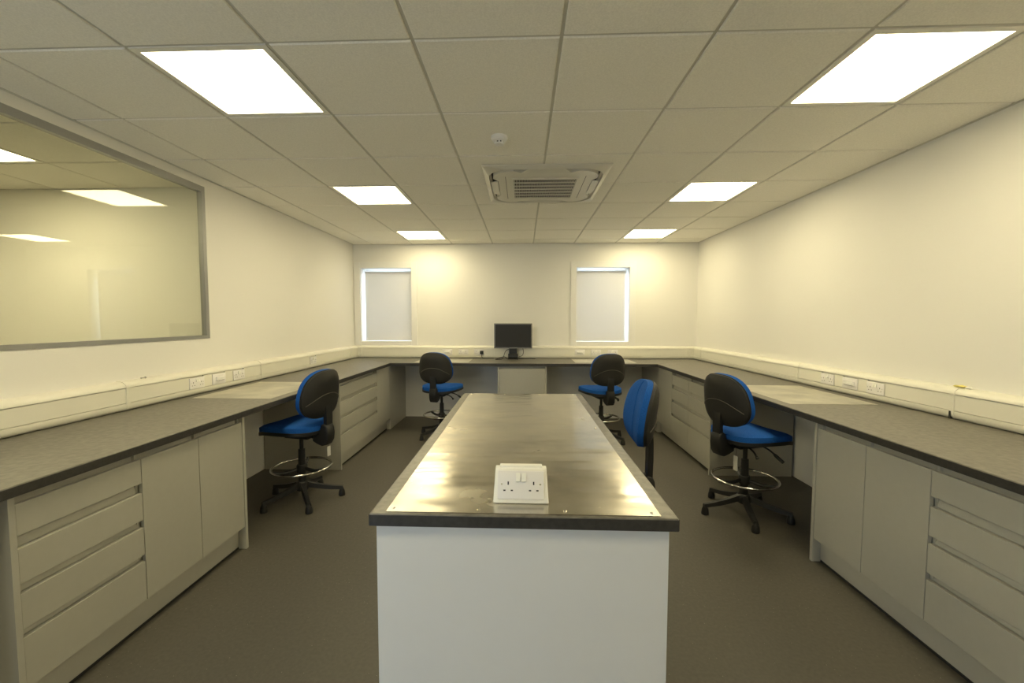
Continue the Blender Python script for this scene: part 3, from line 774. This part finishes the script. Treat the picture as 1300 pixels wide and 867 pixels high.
def make_chair(dz=0.0, up=0.0):
    t = thing('task_chair', '', 'chair')
    # --- seat (x across, y forward)
    def seatbend(x, y):
        f = max(0, y-0.10)/0.16
        return -0.045*f*f*1.0 + 0.25*x*x
    def seat_mesh(hw, hd, top, bot, rimr):
        b = bmesh.new(); na, nr = 56, 9; V = {}
        def ring(r, zfun):
            out = []
            for k in range(na):
                x, y = outline(2*PI*k/na, hw*r, hd*r, 3.0, 0.0)
                x *= 1+0.06*(y/hd)
                out.append(b.verts.new((x, y+0.03, zfun(r)+seatbend(x, y)-dz)))
            return out
        T = [ring((i+1)/nr, top) for i in range(nr)]; B = [ring((i+1)/nr, bot) for i in range(nr)]
        for S in (T, B):
            b.faces.new(S[0])
            for p, q in zip(S, S[1:]):
                for k in range(na): b.faces.new((p[k], p[(k+1) % na], q[(k+1) % na], q[k]))
        for k in range(na): b.faces.new((T[-1][k], T[-1][(k+1) % na], B[-1][(k+1) % na], B[-1][k]))
        return b
    mk('seat', seat_mesh(0.236, 0.238, lambda r: 0.655-0.020*r**8, lambda r: 0.592, 1), M_blue, t, True)
    mk('seat_pan', seat_mesh(0.240, 0.242, lambda r: 0.598, lambda r: 0.558+0.014*r**6, 1), M_blackpl, t, True)
    b = bmesh.new(); box(b, -0.085, 0.085, -0.13, 0.09, 0.525-dz, 0.572-dz, bev=0.008); mk('mechanism', b, M_blackpl, t, True)
    # --- levers
    for k, pts in enumerate((((0.06, 0.04, 0.555), (0.16, 0.05, 0.535), (0.22, 0.06, 0.50), (0.265, 0.065, 0.475)), ((0.07, -0.06, 0.55), (0.15, -0.075, 0.525), (0.19, -0.08, 0.49)))):
        pts = [(x, y, z-dz) for x, y, z in pts]
        b = bmesh.new(); tube(b, smooth_path(pts, 4), [0.006]*7+[0.012]*(len(smooth_path(pts, 4))-7), 8); mk('lever', b, M_blackpl, t, True)
    # --- backrest
    def curve(x, z): return 0.9*x*x + 0.10*z*0 - 0.35*(z+0.02)**2
    tiltm = Matrix.Translation((0, -0.222, BZ+up)) @ Matrix.Rotation(math.radians(7), 4, 'X')
    b = bmesh.new(); pad(b, 0.211, 0.192, 2.7, 0.10, lambda r: 0.060-0.024*r**6, lambda r: 0.002, curve, 0)
    b.transform(tiltm); bk = mk('backrest', b, M_blue, t, True)
    b = bmesh.new(); tube(b, [(0, 0.060-0.024*abs(z/0.192)**6+curve(0, z)+0.0005, z) for z in [-0.182+0.364*k/20 for k in range(21)]], 0.0025, 6)
    b.transform(tiltm); mk('centre_seam', b, M_blue, bk, True)
    b = bmesh.new(); pad(b, 0.208, 0.189, 2.7, 0.10, lambda r: 0.001, lambda r: -0.056+0.040*r**5, curve, 0)
    b.transform(tiltm); sh = mk('back_shell', b, M_shell, t, True)
    b = bmesh.new()
    pts = []
    for k in range(61):
        x, z = outline(2*PI*k/60, 0.2105, 0.1915, 2.7, 0.10); pts.append((x, 0.0+curve(x, z), z))
    tube(b, pts[:-1], 0.0028, 6, closed=True); b.transform(tiltm); mk('edge_piping', b, M_shell, sh, True)
    b = bmesh.new(); pts = []
    def rnorm(x, z):
        lo, hi = 0.01, 1.5
        for _ in range(30):
            r = (lo+hi)/2
            hit = (abs(x/(1-0.10*z/0.190))/(0.209*r))**2.7 + (abs(z)/(0.190*r))**2.7
            if hit > 1: lo = r
            else: hi = r
        return r
    for k in range(25):
        u = -1+2*k/24; x = 0.192*u; z = 0.012-0.085*abs(u)**2.2
        r = min(1, rnorm(x, z)); pts.append((x, -0.056+0.040*r**5+curve(x, z)-0.0004, z))
    tube(b, pts, 0.0026, 6); b.transform(tiltm); mk('crease_piping', b, M_piping, sh, True)
    # --- back stem and its cover
    b = bmesh.new()
    pth = smooth_path([(0, -0.10, 0.545-dz), (0, -0.185, 0.54-dz), (0, -0.245, 0.575-dz), (0, -0.256, 0.66-0.5*dz), (0, -0.256, 0.74), (0, -0.252, 0.80)], 5)
    for (p, q) in zip(pth, pth[1:]): pass
    hwid, hth = 0.036, 0.015; rings = []
    for i, p in enumerate(pth):
        a = pth[max(i-1, 0)]; c = pth[min(i+1, len(pth)-1)]; d = (c-a).normalized(); n = Vector((1, 0, 0)).cross(d).normalized()
        rings.append([b.verts.new(p+sxx*hwid*Vector((1, 0, 0))+sn*hth*n) for sxx, sn in ((-1, -1), (1, -1), (1, 1), (-1, 1))])
    for p, q in zip(rings, rings[1:]):
        for k in range(4): b.faces.new((p[k], p[(k+1) % 4], q[(k+1) % 4], q[k]))
    b.faces.new(rings[0]); b.faces.new(rings[-1])
    mk('back_stem', b, M_blackpl, t)
    b = bmesh.new()
    q = [(-0.262, 0.640), (-0.232, 0.652), (-0.212, 0.640), (-0.196, 0.590), (-0.165, 0.560), (-0.130, 0.545), (-0.130, 0.505), (-0.170, 0.484), (-0.215, 0.470), (-0.250, 0.480), (-0.272, 0.515), (-0.278, 0.570), (-0.273, 0.615)]
    prism(b, [(y-0.010, z-dz) for y, z in q], -0.045, 0.045, 'x')
    bmesh.ops.recalc_face_normals(b, faces=b.faces[:])
    bmesh.ops.bevel(b, geom=[e for e in b.edges if abs(e.verts[0].co.x-e.verts[1].co.x) < 1e-6], offset=0.012, segments=3, profile=0.5, affect='EDGES')
    mk('stem_cover', b, M_blackpl, t, True)
    # --- column, ring, base
    b = bmesh.new(); lathe(b, [(0.030, 0.10), (0.029, 0.30), (0.026, 0.42-dz), (0.016, 0.425-dz), (0.016, 0.545-dz)], 20); mk('gas_column', b, M_blackpl, t, True)
    b = bmesh.new(); tube(b, [(0.224*math.cos(2*PI*k/56), 0.224*math.sin(2*PI*k/56), 0.275) for k in range(56)], 0.0095, 10, closed=True)
    fr = mk('foot_ring', b, M_chrome, t, True)
    b = bmesh.new(); lathe(b, [(0.040, 0.235), (0.042, 0.245), (0.042, 0.285), (0.036, 0.295)], 20); mk('ring_collar', b, M_blackpl, fr, True)
    for k in range(3):
        a = 2*PI*k/3+0.5; c, s = math.cos(a), math.sin(a)
        b = bmesh.new(); tube(b, smooth_path([(0.03*c, 0.03*s, 0.262), (0.12*c, 0.12*s, 0.250), (0.19*c, 0.19*s, 0.262), (0.222*c, 0.222*s, 0.274)], 4), 0.014, 8); mk('ring_spoke', b, M_blackpl, fr, True)
    b = bmesh.new(); lathe(b, [(0.045, 0.085), (0.055, 0.10), (0.052, 0.135), (0.036, 0.155)], 24); mk('base_hub', b, M_blackpl, t, True)
    return t
def add_base(t, rot):
    for k in range(5):
        a = rot + 2*PI*k/5
        b = bmesh.new(); rings = []
        for i in range(9):
            u = i/8; r = 0.035+u*0.275; z = 0.128-0.060*u-0.008*math.sin(PI*u); hw = 0.024-0.007*u; hh = 0.020-0.008*u
            rings.append([b.verts.new((r, q*hw*w_, z+e*hh)) for q, w_, e in ((-1, 1, -1), (1, 1, -1), (1, 0.7, 1), (-1, 0.7, 1))])
        for p, q in zip(rings, rings[1:]):
            for m in range(4): b.faces.new((p[m], p[(m+1) % 4], q[(m+1) % 4], q[m]))
        b.faces.new(rings[0]); b.faces.new(rings[-1])
        lg = mk('leg', b, M_blackpl, t); lg.rotation_euler = (0, 0, a)
        b = bmesh.new(); lathe(b, [(0.012, 0.0), (0.026, 0.0), (0.028, 0.010), (0.024, 0.040), (0.016, 0.058), (0.010, 0.072)], 18, (0.300, 0, 0)); mk('glide_foot', b, M_blackpl, lg, True)
def copy_tree(o, parent=None):
    c = o.copy(); C.objects.link(c); c.parent = parent
    for ch in list(o.children): copy_tree(ch, c)
    return c
CH = [  # x, y, facing (radians, 0 = +y, counter-clockwise), base rotation (world), label
    (-1.80, 3.30, math.radians(90-12), math.radians(18), 'blue and black draughtsman chair tucked at the bench under the glass window'),
    (-1.02, 5.22, math.radians(-12), math.radians(10), 'blue and black draughtsman chair at the back bench left of the monitor'),
    (0.965, 5.12, math.radians(14), math.radians(30), 'blue and black draughtsman chair at the back bench right of the monitor'),
    (0.505, 2.51, math.radians(90-3), math.radians(54), 'chair beside the island with its blue backrest front turned to the viewer'),
    (1.69, 3.19, math.radians(-90+17), math.radians(41), 'blue and black draughtsman chair at the right wall bench with hanging paper tag'),
]
proto = make_chair()
for i, (x, y, rz, br, lab) in enumerate(CH):
    o = proto if i == 0 else (make_chair(0.10, 0.038) if i == 3 else copy_tree(proto0))
    if i == 0:
        proto0 = copy_tree(proto)          # clean copy kept for the next ones
    o.location = (x, y, 0); o.rotation_euler = (0, 0, rz); o['label'] = lab; o['group'] = 'blue draughtsman chairs'
    add_base(o, br-rz)
    if i in (0, 4):
        b = bmesh.new()
        px, py = (0.05, -0.22) if i == 0 else (0.045, -0.13)
        ztop, zb = (0.475, 0.365) if i == 0 else (0.50, 0.36)
        box(b, px-0.020, px+0.020, py-0.0012, py+0.0012, zb, ztop-0.03)
        tg = mk('paper_tag', b, M_paper, o)
        b = bmesh.new(); tube(b, [(px, py, ztop-0.035), (px-0.006, py+0.01, ztop+0.01), (px-0.012, py+0.02, 0.56)], 0.0012, 6); mk('tag_string', b, M_blackpl, tg)
def drop(o):
    for ch in list(o.children): drop(ch)
    bpy.data.objects.remove(o)
drop(proto0)
bpy.context.view_layer.update()
